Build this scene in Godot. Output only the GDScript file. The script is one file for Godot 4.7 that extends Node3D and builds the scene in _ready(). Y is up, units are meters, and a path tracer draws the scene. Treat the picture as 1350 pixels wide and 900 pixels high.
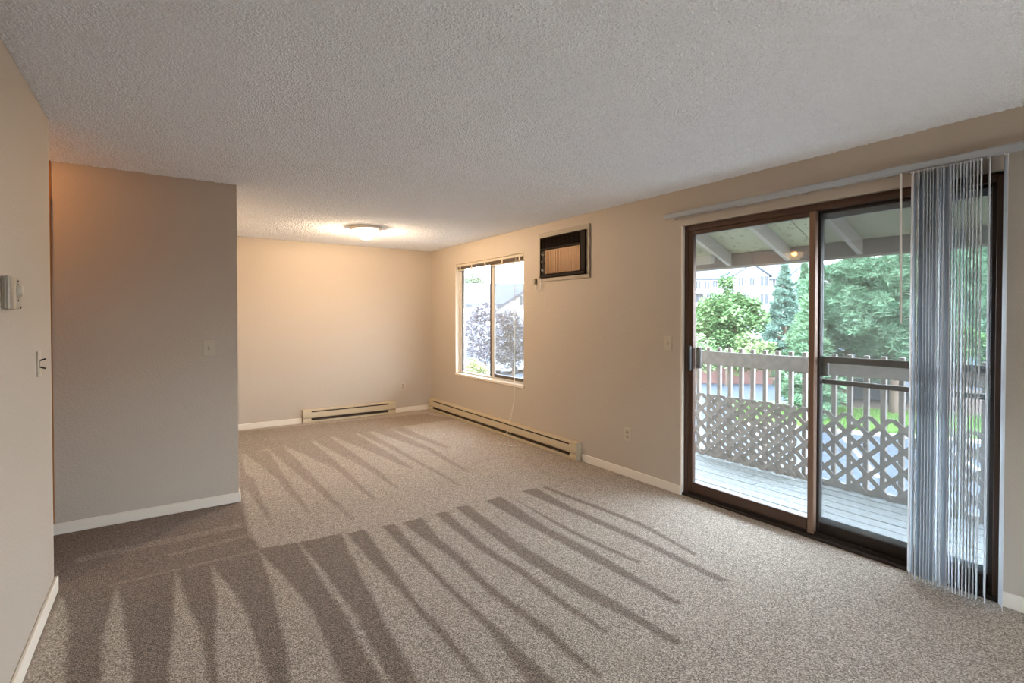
extends Node3D
# An empty living and dining room with a balcony. Coordinates: P(x, y, depth); x to the right, depth away from the viewer's end of the room.

const CEIL := 2.44
const RIGHT := 3.41
const BACK := 7.213
const LEFT := -0.484
const LEFT_END := 3.5
const PART := 4.42
const PART_END := 0.463
const GROUND := -2.9
const DECK := -0.112
# Vacuum strokes left in the carpet pile, in centimetres on the floor (x, depth)
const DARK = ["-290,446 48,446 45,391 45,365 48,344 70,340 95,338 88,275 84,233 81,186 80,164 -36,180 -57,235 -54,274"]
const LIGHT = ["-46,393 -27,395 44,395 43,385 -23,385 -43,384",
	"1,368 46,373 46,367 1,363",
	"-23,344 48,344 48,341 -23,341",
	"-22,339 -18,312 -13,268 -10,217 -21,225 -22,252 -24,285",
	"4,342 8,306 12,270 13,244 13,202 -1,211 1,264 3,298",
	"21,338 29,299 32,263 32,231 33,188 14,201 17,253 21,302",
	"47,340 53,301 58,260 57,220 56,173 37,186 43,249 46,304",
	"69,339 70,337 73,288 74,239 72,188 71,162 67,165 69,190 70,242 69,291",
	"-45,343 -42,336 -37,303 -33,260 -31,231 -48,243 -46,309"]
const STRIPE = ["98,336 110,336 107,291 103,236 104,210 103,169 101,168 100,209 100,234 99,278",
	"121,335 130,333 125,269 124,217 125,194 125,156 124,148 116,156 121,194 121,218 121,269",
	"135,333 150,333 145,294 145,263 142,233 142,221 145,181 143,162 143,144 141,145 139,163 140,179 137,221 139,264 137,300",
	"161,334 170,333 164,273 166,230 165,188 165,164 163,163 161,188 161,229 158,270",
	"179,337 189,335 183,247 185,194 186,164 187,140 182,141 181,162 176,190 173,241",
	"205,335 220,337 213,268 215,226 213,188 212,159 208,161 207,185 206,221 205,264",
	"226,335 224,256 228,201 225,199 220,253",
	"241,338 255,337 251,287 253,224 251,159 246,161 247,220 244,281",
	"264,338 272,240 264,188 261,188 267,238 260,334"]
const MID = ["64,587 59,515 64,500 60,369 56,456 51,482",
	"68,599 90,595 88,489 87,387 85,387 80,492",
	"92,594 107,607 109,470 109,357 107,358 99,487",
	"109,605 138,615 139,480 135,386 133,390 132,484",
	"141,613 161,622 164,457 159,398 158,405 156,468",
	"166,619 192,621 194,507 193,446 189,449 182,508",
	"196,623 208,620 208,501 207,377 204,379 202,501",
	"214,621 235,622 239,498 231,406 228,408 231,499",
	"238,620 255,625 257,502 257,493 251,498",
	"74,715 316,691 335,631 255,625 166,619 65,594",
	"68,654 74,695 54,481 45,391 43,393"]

var M := {}
var rng := RandomNumberGenerator.new()
var used := {}

func P(x: float, y: float, d: float) -> Vector3:
	return Vector3(x, y, -d)

# ---------------------------------------------------------------- scene tree helpers
func numbered(called: String) -> String:
	if not used.has(called):
		used[called] = 0
		return called
	used[called] += 1
	return "%s_%03d" % [called, used[called]]

func tag(o: Node, label: String, category: String, group := "", kind := "") -> Node:
	o.set_meta("label", label)
	o.set_meta("category", category)
	if group != "":
		o.set_meta("group", group)
	if kind != "":
		o.set_meta("kind", kind)
	return o

func thing(called: String, label: String, category: String, at := Vector3.ZERO, turn := 0.0, group := "", kind := "") -> Node3D:
	var o := Node3D.new()
	o.name = numbered(called)
	add_child(o)
	o.position = at
	o.rotation.y = turn
	tag(o, label, category, group, kind)
	return o

func part(called: String, st: SurfaceTool, m: Material, parent: Node3D, at := Vector3.ZERO) -> MeshInstance3D:
	return place(called, done(st), m, parent, at)

func done(st: SurfaceTool) -> ArrayMesh:
	st.generate_normals()
	return st.commit()

func place(called: String, mesh: Mesh, m: Material, parent: Node3D, at := Vector3.ZERO) -> MeshInstance3D:
	var o := MeshInstance3D.new()
	o.mesh = mesh
	o.material_override = m
	if parent == self:
		o.name = numbered(called)
	else:
		var k := 0
		var n := called
		while parent.has_node(NodePath(n)):
			k += 1
			n = "%s_%03d" % [called, k]
		o.name = n
	parent.add_child(o, true)
	o.position = at
	return o

func struct(called: String, label: String, category: String, st: SurfaceTool, m: Material) -> MeshInstance3D:
	var o := part(called, st, m, self)
	tag(o, label, category, "", "structure")
	return o

# ---------------------------------------------------------------- shapes
func mb(smooth := false) -> SurfaceTool:
	var st := SurfaceTool.new()
	st.begin(Mesh.PRIMITIVE_TRIANGLES)
	st.set_smooth_group(0 if smooth else -1)
	return st

func face(st: SurfaceTool, pts: Array, out: Vector3) -> void:
	var n: Vector3 = (pts[1] - pts[0]).cross(pts[2] - pts[0])
	var flip: bool = n.dot(out) > 0.0
	for i in range(1, pts.size() - 1):
		st.add_vertex(pts[0])
		if flip:
			st.add_vertex(pts[i + 1])
			st.add_vertex(pts[i])
		else:
			st.add_vertex(pts[i])
			st.add_vertex(pts[i + 1])

func box(st: SurfaceTool, c: Vector3, s: Vector3, bev := 0.0, b := Basis.IDENTITY) -> void:
	var h := s * 0.5
	bev = minf(bev, minf(h.x, minf(h.y, h.z)) * 0.6)
	var v := func(sg: Vector3, axis: int) -> Vector3:
		var p := Vector3(sg.x * h.x, sg.y * h.y, sg.z * h.z)
		for k in 3:
			if k != axis:
				p[k] -= sg[k] * bev
		return c + b * p
	for a in 3:
		var e := (a + 1) % 3
		var f := (a + 2) % 3
		for sa in [-1.0, 1.0]:
			var pts := []
			for q in [[-1.0, -1.0], [1.0, -1.0], [1.0, 1.0], [-1.0, 1.0]]:
				var sg := Vector3.ZERO
				sg[a] = sa
				sg[e] = q[0]
				sg[f] = q[1]
				pts.append(v.call(sg, a))
			var out := Vector3.ZERO
			out[a] = sa
			face(st, pts, b * out)
			if bev > 0.0:
				for se in [-1.0, 1.0]:
					var s1 := Vector3.ZERO
					s1[a] = sa
					s1[e] = se
					s1[f] = -1.0
					var s2 := s1
					s2[f] = 1.0
					var o2 := Vector3.ZERO
					o2[a] = sa
					o2[e] = se
					face(st, [v.call(s1, a), v.call(s2, a), v.call(s2, e), v.call(s1, e)], b * o2)
	if bev > 0.0:
		for x in [-1.0, 1.0]:
			for y in [-1.0, 1.0]:
				for z in [-1.0, 1.0]:
					var sg := Vector3(x, y, z)
					face(st, [v.call(sg, 0), v.call(sg, 1), v.call(sg, 2)], b * sg)

# a box given by its limits in x, y and depth
func slab(st: SurfaceTool, x0: float, x1: float, y0: float, y1: float, d0: float, d1: float, bev := 0.0) -> void:
	box(st, P((x0 + x1) / 2, (y0 + y1) / 2, (d0 + d1) / 2), Vector3(absf(x1 - x0), absf(y1 - y0), absf(d1 - d0)), bev)

func rod(st: SurfaceTool, pts: Array, r: float, n := 8, r2 := -1.0) -> void:
	var rings := []
	var side := Vector3.UP
	for i in pts.size():
		var dir: Vector3 = (pts[mini(i + 1, pts.size() - 1)] - pts[maxi(i - 1, 0)]).normalized()
		if absf(dir.dot(side)) > 0.9:
			side = Vector3.RIGHT if absf(dir.x) < 0.9 else Vector3.UP
		var x := side.cross(dir).normalized()
		side = dir.cross(x).normalized()
		var rr := r if r2 < 0.0 else lerpf(r, r2, float(i) / maxf(1.0, pts.size() - 1))
		var ring := []
		for k in n:
			var a := TAU * k / n
			ring.append(pts[i] + (x * cos(a) + side * sin(a)) * rr)
		rings.append(ring)
	for i in range(pts.size() - 1):
		var mid: Vector3 = (pts[i] + pts[i + 1]) / 2
		for k in n:
			var q := [rings[i][k], rings[i][(k + 1) % n], rings[i + 1][(k + 1) % n], rings[i + 1][k]]
			face(st, q, (q[0] + q[1] + q[2] + q[3]) / 4 - mid)
	face(st, rings[0], pts[0] - pts[1])
	face(st, rings[-1], pts[-1] - pts[-2])

# profile of (radius, height) turned round an axis
func lathe(st: SurfaceTool, c: Vector3, prof: Array, n := 32, b := Basis.IDENTITY) -> void:
	for i in range(prof.size() - 1):
		var p: Vector2 = prof[i]
		var q: Vector2 = prof[i + 1]
		var nr := Vector2(q.y - p.y, -(q.x - p.x))
		for k in n:
			var a0 := TAU * k / n
			var a1 := TAU * (k + 1) / n
			var u := Vector3(cos(a0), 0, sin(a0))
			var w := Vector3(cos(a1), 0, sin(a1))
			var out := (u + w).normalized() * nr.x + Vector3.UP * nr.y
			var pts := [u * p.x + Vector3.UP * p.y, w * p.x + Vector3.UP * p.y, w * q.x + Vector3.UP * q.y, u * q.x + Vector3.UP * q.y]
			if p.x < 1e-5:
				pts = [pts[0], pts[2], pts[3]]
			elif q.x < 1e-5:
				pts = [pts[0], pts[1], pts[2]]
			face(st, pts.map(func(t): return c + b * t), b * out)

# a flat outline (in a plane spanned by u and v) given thickness t along n
func plate(st: SurfaceTool, outline: PackedVector2Array, o: Vector3, u: Vector3, v: Vector3, t: Vector3) -> void:
	var idx := Geometry2D.triangulate_polygon(outline)
	for s in [0.0, 1.0]:
		for i in range(0, idx.size(), 3):
			face(st, [o + u * outline[idx[i]].x + v * outline[idx[i]].y + t * s, o + u * outline[idx[i + 1]].x + v * outline[idx[i + 1]].y + t * s, o + u * outline[idx[i + 2]].x + v * outline[idx[i + 2]].y + t * s], t * (s - 0.5))
	var c := Vector2.ZERO
	for p in outline:
		c += p / outline.size()
	var cw := Geometry2D.is_polygon_clockwise(outline)
	for i in outline.size():
		var a := outline[i]
		var b := outline[(i + 1) % outline.size()]
		var nn := (b - a).orthogonal() * (1.0 if cw else -1.0)
		nn = Vector2((b - a).y, -(b - a).x) * (-1.0 if cw else 1.0)
		face(st, [o + u * a.x + v * a.y, o + u * b.x + v * b.y, o + u * b.x + v * b.y + t, o + u * a.x + v * a.y + t], u * nn.x + v * nn.y)

# ---------------------------------------------------------------- materials
func hex(s: String) -> Color:
	return Color.html(s)

func mat(c: String, rough := 0.6, metal := 0.0) -> StandardMaterial3D:
	var m := StandardMaterial3D.new()
	m.albedo_color = hex(c)
	m.roughness = rough
	m.metallic = metal
	return m

func noise_image(kind: int, freq: float, size: int, octaves := 1, sd := 1, stretch := false) -> Image:
	var n := FastNoiseLite.new()
	n.seed = sd
	n.noise_type = kind
	n.frequency = freq
	n.fractal_type = FastNoiseLite.FRACTAL_FBM if octaves > 1 else FastNoiseLite.FRACTAL_NONE
	n.fractal_octaves = octaves
	var im := n.get_seamless_image(size, size)
	im.convert(Image.FORMAT_L8)
	if stretch:
		im.resize(size, size / 8, Image.INTERPOLATE_LANCZOS)
		im.resize(size, size, Image.INTERPOLATE_CUBIC)
	return im

func tex(im: Image) -> ImageTexture:
	im.generate_mipmaps()
	return ImageTexture.create_from_image(im)

# every cell of the noise its own tone, like the tufts of a mottled yarn
func speckle_image(freq: float, size: int, sd: int) -> Image:
	var n := FastNoiseLite.new()
	n.seed = sd
	n.noise_type = FastNoiseLite.TYPE_CELLULAR
	n.cellular_return_type = FastNoiseLite.RETURN_CELL_VALUE
	n.frequency = freq
	n.fractal_type = FastNoiseLite.FRACTAL_NONE
	var im := n.get_seamless_image(size, size)
	im.convert(Image.FORMAT_L8)
	return im

# grey noise recoloured between two tones
func toned(im: Image, a: Color, b: Color, lo := 0.3, hi := 0.7) -> Image:
	var out := Image.create(im.get_width(), im.get_height(), false, Image.FORMAT_RGB8)
	var data := im.get_data()
	var res := PackedByteArray()
	res.resize(data.size() * 3)
	for i in data.size():
		var t := clampf((data[i] / 255.0 - lo) / (hi - lo), 0.0, 1.0)
		var c := a.lerp(b, t)
		res[i * 3] = int(c.r * 255)
		res[i * 3 + 1] = int(c.g * 255)
		res[i * 3 + 2] = int(c.b * 255)
	out.set_data(im.get_width(), im.get_height(), false, Image.FORMAT_RGB8, res)
	return out

func tri(m: StandardMaterial3D, sc: float, world := true) -> StandardMaterial3D:
	m.uv1_triplanar = true
	m.uv1_world_triplanar = world
	m.uv1_scale = Vector3(sc, sc, sc)
	return m

func bump(m: StandardMaterial3D, t: Texture2D, cm: float) -> StandardMaterial3D:
	m.heightmap_enabled = true
	m.heightmap_texture = t
	m.heightmap_scale = cm
	return m

func leafy(c: String, through := 0.35) -> StandardMaterial3D:
	var m := mat(c, 0.75)
	m.metallic_specular = 0.12
	m.vertex_color_use_as_albedo = true
	m.backlight_enabled = true
	m.backlight = Color(through, through, through)
	return m

func fill_poly(im: Image, text: String, col: Color, jitter: float) -> void:
	var soft := 2.4
	var pts := []
	for w in text.split(" "):
		var ab := w.split(",")
		pts.append(Vector2((float(ab[0]) + 300.0) / 641.0 * im.get_width(), (721.3 - float(ab[1])) / 931.3 * im.get_height()))
	var lo := 1e9
	var hi := -1e9
	for p in pts:
		lo = minf(lo, p.y)
		hi = maxf(hi, p.y)
	for y in range(maxi(0, int(lo)), mini(im.get_height() - 1, int(hi)) + 1):
		var xs := []
		for i in pts.size():
			var a: Vector2 = pts[i]
			var b: Vector2 = pts[(i + 1) % pts.size()]
			if (a.y <= y + 0.5) != (b.y <= y + 0.5):
				xs.append(a.x + (y + 0.5 - a.y) / (b.y - a.y) * (b.x - a.x))
		xs.sort()
		for k in range(0, xs.size() - 1, 2):
			var wob := (sin(y * 0.11 + xs[k] * 0.05) + sin(y * 0.043)) * jitter * 0.12
			for x in range(maxi(0, int(xs[k] + wob - soft)), mini(im.get_width() - 1, int(xs[k + 1] + wob + soft)) + 1):
				var cover := clampf((x + 0.5 - xs[k] - wob) / soft + 0.5, 0.0, 1.0) * clampf((xs[k + 1] + wob - x - 0.5) / soft + 0.5, 0.0, 1.0)
				im.set_pixel(x, y, im.get_pixel(x, y).lerp(col, cover))

func make_materials() -> void:
	var peel := tex(noise_image(FastNoiseLite.TYPE_SIMPLEX_SMOOTH, 0.06, 512, 3, 4))
	var paint := func(c: String) -> StandardMaterial3D:
		return bump(tri(mat(c, 0.62), 1.6), peel, 0.12)
	M.wall = paint.call("b6aa9b")
	M.white_trim = mat("dfd5c6", 0.5)
	M.ceiling = bump(tri(mat("f1f3f6", 0.9), 0.55), tex(noise_image(FastNoiseLite.TYPE_CELLULAR, 0.2, 1024, 2, 9)), 0.4)
	M.popcorn = mat("f1f3f6", 0.9)
	M.brown_strip = mat("96601f", 0.5)  # orange-brown of the strip added in the hallway corner

	# carpet: fibre on the first set of coordinates, vacuum strokes on the second
	var fibre := noise_image(FastNoiseLite.TYPE_CELLULAR, 0.2, 1024, 2, 21)
	var car := StandardMaterial3D.new()
	car.albedo_texture = tex(toned(speckle_image(0.22, 1024, 23), hex("776858"), hex("d8c9b8"), 0.1, 0.9))
	car.roughness = 0.95
	car.rim_enabled = true
	car.rim = 0.35
	bump(car, tex(fibre), 0.6)
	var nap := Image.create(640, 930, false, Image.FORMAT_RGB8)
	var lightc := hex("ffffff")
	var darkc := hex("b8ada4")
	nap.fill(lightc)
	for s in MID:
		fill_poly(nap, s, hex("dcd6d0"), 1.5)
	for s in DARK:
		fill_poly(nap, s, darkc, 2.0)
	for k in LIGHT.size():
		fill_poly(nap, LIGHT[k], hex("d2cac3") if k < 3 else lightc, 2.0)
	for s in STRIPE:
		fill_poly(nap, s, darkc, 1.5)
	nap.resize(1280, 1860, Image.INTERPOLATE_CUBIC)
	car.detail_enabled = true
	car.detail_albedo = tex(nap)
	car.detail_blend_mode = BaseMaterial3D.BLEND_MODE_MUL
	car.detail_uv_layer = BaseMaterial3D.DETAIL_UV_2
	M.carpet = car

	M.bronze = mat("4a3426", 0.42, 0.25)
	M.bronze_light = mat("7d6350", 0.38, 0.3)
	M.track = mat("2b211b", 0.5, 0.3)
	M.screen_frame = mat("4b5257", 0.4, 0.4)
	M.black = mat("191817", 0.5)
	var g := mat("dfeeea", 0.02)
	g.albedo_color.a = 0.05
	g.transparency = BaseMaterial3D.TRANSPARENCY_ALPHA
	M.glass = g
	var sc := mat("6d7376", 0.9)
	sc.albedo_color.a = 0.27
	sc.transparency = BaseMaterial3D.TRANSPARENCY_ALPHA
	M.mesh = sc
	M.alu = mat("c4bfb6", 0.45, 0.1)
	M.alu_dark = mat("5a5550", 0.45, 0.1)
	M.heater = mat("bfb094", 0.45)
	M.heater_dark = mat("3a2d22", 0.6)
	M.plate = mat("bdb29e", 0.4)
	M.plate_dark = mat("a49a86", 0.45)
	M.steel = mat("b9b7b2", 0.3, 0.8)
	M.plastic_white = mat("e4e2dc", 0.4)
	M.rail_grey = mat("a9adb0", 0.4, 0.2)
	var vane := mat("eef1f4", 0.55)
	vane.backlight_enabled = true
	vane.backlight = Color(0.8, 0.81, 0.82)
	M.vane = vane
	M.blind_brown = mat("8b7a66", 0.5)
	M.cord = mat("e8e4da", 0.6)
	# air conditioner
	M.ac_trim = mat("a39887", 0.6)
	M.ac_brown = mat("20140c", 0.6)
	M.ac_brown.metallic_specular = 0.2
	M.ac_black = mat("1b120d", 0.5)
	M.ac_black.metallic_specular = 0.2
	M.ac_grille = mat("7f5c36", 0.4, 0.3)
	# outdoors
	var grain := noise_image(FastNoiseLite.TYPE_SIMPLEX_SMOOTH, 0.03, 512, 4, 31, true)
	var deck := StandardMaterial3D.new()
	deck.albedo_texture = tex(toned(grain, hex("727676"), hex("909595"), 0.25, 0.7))
	deck.roughness = 0.7
	M.deck = bump(tri(deck, 1.3), tex(grain), 0.03)
	var soft := noise_image(FastNoiseLite.TYPE_SIMPLEX_SMOOTH, 0.02, 512, 4, 37)
	var rail := StandardMaterial3D.new()
	rail.albedo_texture = tex(toned(soft, hex("6f6660"), hex("7d746d")))
	rail.roughness = 0.75
	M.rail = tri(rail, 1.0)
	var pale := mat("8d887d", 0.7)
	M.rafter = pale
	var knots := noise_image(FastNoiseLite.TYPE_CELLULAR, 0.022, 512, 1, 55)
	var sf := StandardMaterial3D.new()
	sf.albedo_texture = tex(toned(knots, hex("3d382c"), hex("8b8c73"), 0.05, 0.13))
	sf.roughness = 0.8
	M.soffit = tri(sf, 0.9)
	M.fascia = mat("625a53", 0.7)
	M.roofing = mat("77797c", 0.9)
	var tar := StandardMaterial3D.new()
	tar.albedo_texture = tex(toned(noise_image(FastNoiseLite.TYPE_SIMPLEX_SMOOTH, 0.05, 512, 4, 61), hex("353a41"), hex("454b53")))
	tar.roughness = 0.9
	tar.metallic_specular = 0.2
	M.asphalt = tri(tar, 0.25)
	M.kerb = mat("94918c", 0.8)
	M.line = mat("a5a5a2", 0.7)
	var lawn := StandardMaterial3D.new()
	lawn.albedo_texture = tex(toned(noise_image(FastNoiseLite.TYPE_SIMPLEX_SMOOTH, 0.05, 512, 4, 66), hex("3c5c27"), hex("56783a")))
	lawn.roughness = 0.9
	M.lawn = tri(lawn, 0.4)
	M.mulch = bump(tri(mat("4d3b2f", 0.95), 0.5), tex(soft), 3.0)
	M.bark = bump(tri(mat("6b594c", 0.9), 2.0), tex(grain), 1.0)
	M.siding = mat("94938f", 0.8)
	M.siding_line = mat("bfbdb8", 0.7)
	M.grey_roof = mat("353b46", 0.9)
	M.window_dark = mat("262c32", 0.5)
	M.window_trim = mat("989795", 0.7)
	M.brick = mat("6a4b45", 0.85)
	M.brick_b = mat("604039", 0.85)
	M.brick_c = mat("b46a5a", 0.85)
	M.coping = mat("5a5450", 0.8)
	M.tan_siding = mat("856b60", 0.8)
	M.brown_post = mat("5d463c", 0.7)
	M.teal_door = mat("4d666b", 0.6)
	M.car_paint = mat("23272d", 0.25, 0.3)
	M.car_white = mat("9fa1a2", 0.25, 0.1)
	M.tyre = mat("1c1c1c", 0.9)
	M.leaf = leafy("aaaaaa", 0.25)
	M.needle = leafy("b2b2b2", 0.15)

# ---------------------------------------------------------------- the room
func wall_grid(st: SurfaceTool, x0: float, x1: float, ds: Array, ys: Array, holes: Array) -> void:
	for i in range(ds.size() - 1):
		for j in range(ys.size() - 1):
			var d: float = (ds[i] + ds[i + 1]) / 2
			var y: float = (ys[j] + ys[j + 1]) / 2
			var open := false
			for h in holes:
				if d > h[0] and d < h[1] and y > h[2] and y < h[3]:
					open = true
			if not open:
				slab(st, x0, x1, ys[j], ys[j + 1], ds[i], ds[i + 1])

func build_shell() -> void:
	# floor with its carpet
	var st := mb()
	var x0 := -3.0
	var x1 := RIGHT
	var d0 := -2.1
	var d1 := BACK
	st.set_normal(Vector3.UP)
	for q in [[x0, d0], [x0, d1], [x1, d1], [x0, d0], [x1, d1], [x1, d0]]:
		st.set_uv(Vector2(q[0], -q[1]) * 1.0)
		st.set_uv2(Vector2((q[0] + 3.0) / 6.41, (7.213 - q[1]) / 9.313))
		st.add_vertex(P(q[0], 0, q[1]))
	st.set_uv(Vector2.ZERO)
	st.set_uv2(Vector2.ZERO)
	slab(st, x0, x1, -0.2, -0.001, d0, d1)
	tag(part("floor", st, M.carpet, self), "grey beige cut pile carpet with vacuum strokes across the whole floor", "carpet", "", "structure")
	st = mb()
	slab(st, -3.1, RIGHT + 0.15, CEIL, CEIL + 0.16, -2.2, BACK + 0.12)
	var top := struct("ceiling", "white popcorn textured ceiling over both rooms", "ceiling", st, M.ceiling)
	# popcorn: grains of texture stuck all over it
	var blob := mb()
	lathe(blob, Vector3.ZERO, [Vector2(0, -0.8), Vector2(0.75, -0.45), Vector2(1.0, 0.1)], 5)
	var mm := MultiMesh.new()
	mm.transform_format = MultiMesh.TRANSFORM_3D
	mm.mesh = done(blob)
	var count := 190000
	mm.instance_count = count
	rng.seed = 3
	for k in count:
		var px := rng.randf_range(LEFT, RIGHT) if k > 6000 else rng.randf_range(-1.3, LEFT)
		var sc := rng.randf_range(0.0024, 0.0072)
		mm.set_instance_transform(k, Transform3D(Basis(Vector3.UP, rng.randf_range(0, TAU)).scaled(Vector3(sc * rng.randf_range(0.8, 1.5), sc, sc)), P(px, CEIL, rng.randf_range(0.3, BACK) if px > LEFT else rng.randf_range(LEFT_END, PART))))
	var pop := MultiMeshInstance3D.new()
	pop.name = "popcorn_texture"
	pop.multimesh = mm
	pop.material_override = M.popcorn
	pop.set_meta("kind", "stuff")
	top.add_child(pop)
	# right wall: door, window and the hole for the air conditioner
	st = mb()
	wall_grid(st, RIGHT, RIGHT + 0.15, [-2.2, 0.70, 2.595, 3.683, 4.405, 4.75, 6.41, BACK + 0.12], [-0.2, 0.0, 0.625, 1.85, 2.152, 2.166, 2.284, CEIL], [[0.70, 2.595, 0.0, 2.15], [4.75, 6.41, 0.625, 2.166], [3.683, 4.405, 1.85, 2.284]])
	struct("wall_right", "beige long wall with the sliding glass door, the window and the air conditioner", "wall", st, M.wall)
	st = mb()
	slab(st, PART_END - 0.12, RIGHT, 0, CEIL, BACK, BACK + 0.12)
	struct("wall_back", "beige far wall of the dining area under the ceiling light", "wall", st, M.wall)
	st = mb()
	slab(st, -3.0, PART_END, 0, CEIL, PART, PART + 0.12)
	slab(st, PART_END - 0.12, PART_END, 0, CEIL, PART + 0.12, BACK)
	struct("wall_middle", "beige projecting wall with one light switch, beside the dining area", "wall", st, M.wall)
	st = mb()
	slab(st, LEFT - 0.12, LEFT, 0, CEIL, -2.0, LEFT_END)
	slab(st, -3.0, LEFT - 0.12, 0, CEIL, LEFT_END - 0.12, LEFT_END)
	struct("wall_left", "beige near wall with the thermostat and a double switch", "wall", st, M.wall)
	st = mb()
	slab(st, -3.1, -3.0, 0, CEIL, LEFT_END - 0.12, PART + 0.12)
	struct("wall_hall", "beige end wall of the hallway on the left", "wall", st, M.wall)
	st = mb()
	for q in [[LEFT - 0.12, 0.6, 0.0, CEIL], [2.4, RIGHT, 0.0, CEIL], [0.6, 2.4, 0.0, 0.2], [0.6, 2.4, 1.2, CEIL]]:
		slab(st, q[0], q[1], q[2], q[3], -2.1, -2.0)
	struct("wall_front", "beige wall behind the viewer with an added window opening", "wall", st, M.wall)
	# unseen window, added and sized to bring daylight onto ceiling and walls
	st = mb()
	for q in [[0.6, 0.65, 0.2, 1.2], [2.35, 2.4, 0.2, 1.2], [1.575, 1.625, 0.2, 1.2], [0.6, 2.4, 0.2, 0.25], [0.6, 2.4, 1.15, 1.2]]:
		slab(st, q[0], q[1], q[2], q[3], -2.07, -2.03, 0.004)
	var w := struct("window_2", "unseen low two pane window added behind the viewer for fill light", "window", st, M.alu)
	for q in [[0.65, 1.575], [1.625, 2.35]]:
		st = mb()
		slab(st, q[0], q[1], 0.25, 1.15, -2.053, -2.047)
		part("pane", st, M.glass, w)

	# baseboards
	var h := 0.075
	var t := 0.013
	var bb := func(called: String, label: String, runs: Array) -> void:
		var s := mb()
		for r in runs:
			slab(s, r[0], r[1], 0.0, h, r[2], r[3], 0.004)
		struct(called, label, "baseboard", s, M.white_trim)
	bb.call("baseboard_right", "white baseboard along the right wall between the heater and the glass door", [[RIGHT - t, RIGHT, 2.582, 3.75], [RIGHT, RIGHT + 0.03, 2.582, 2.595]])
	bb.call("baseboard_near", "white baseboard at the right edge beyond the blind", [[RIGHT - t, RIGHT, -2.0, 0.70]])
	bb.call("baseboard_back", "white baseboard along the far wall left and right of the heater", [[PART_END, 1.51, BACK - t, BACK], [2.81, RIGHT - t, BACK - t, BACK]])
	bb.call("baseboard_middle", "white baseboard round the foot of the projecting wall", [[-2.9, PART_END + t, PART - t, PART], [PART_END, PART_END + t, PART, BACK - t]])
	bb.call("baseboard_left", "white baseboard along the near left wall and round its end", [[LEFT, LEFT + 0.016, -2.0, LEFT_END + 0.016], [LEFT - 0.3, LEFT, LEFT_END, LEFT_END + 0.016]])
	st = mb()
	slab(st, -0.66, -0.603, 0.0, 2.2, PART - 0.012, PART, 0.003)  # added strip imitating a thin orange-brown fringe at the wall edge
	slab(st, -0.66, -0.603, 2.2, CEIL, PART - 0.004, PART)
	struct("trim_1", "narrow orange brown strip added in the hallway corner at the left", "trim", st, M.brown_strip)

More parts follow.
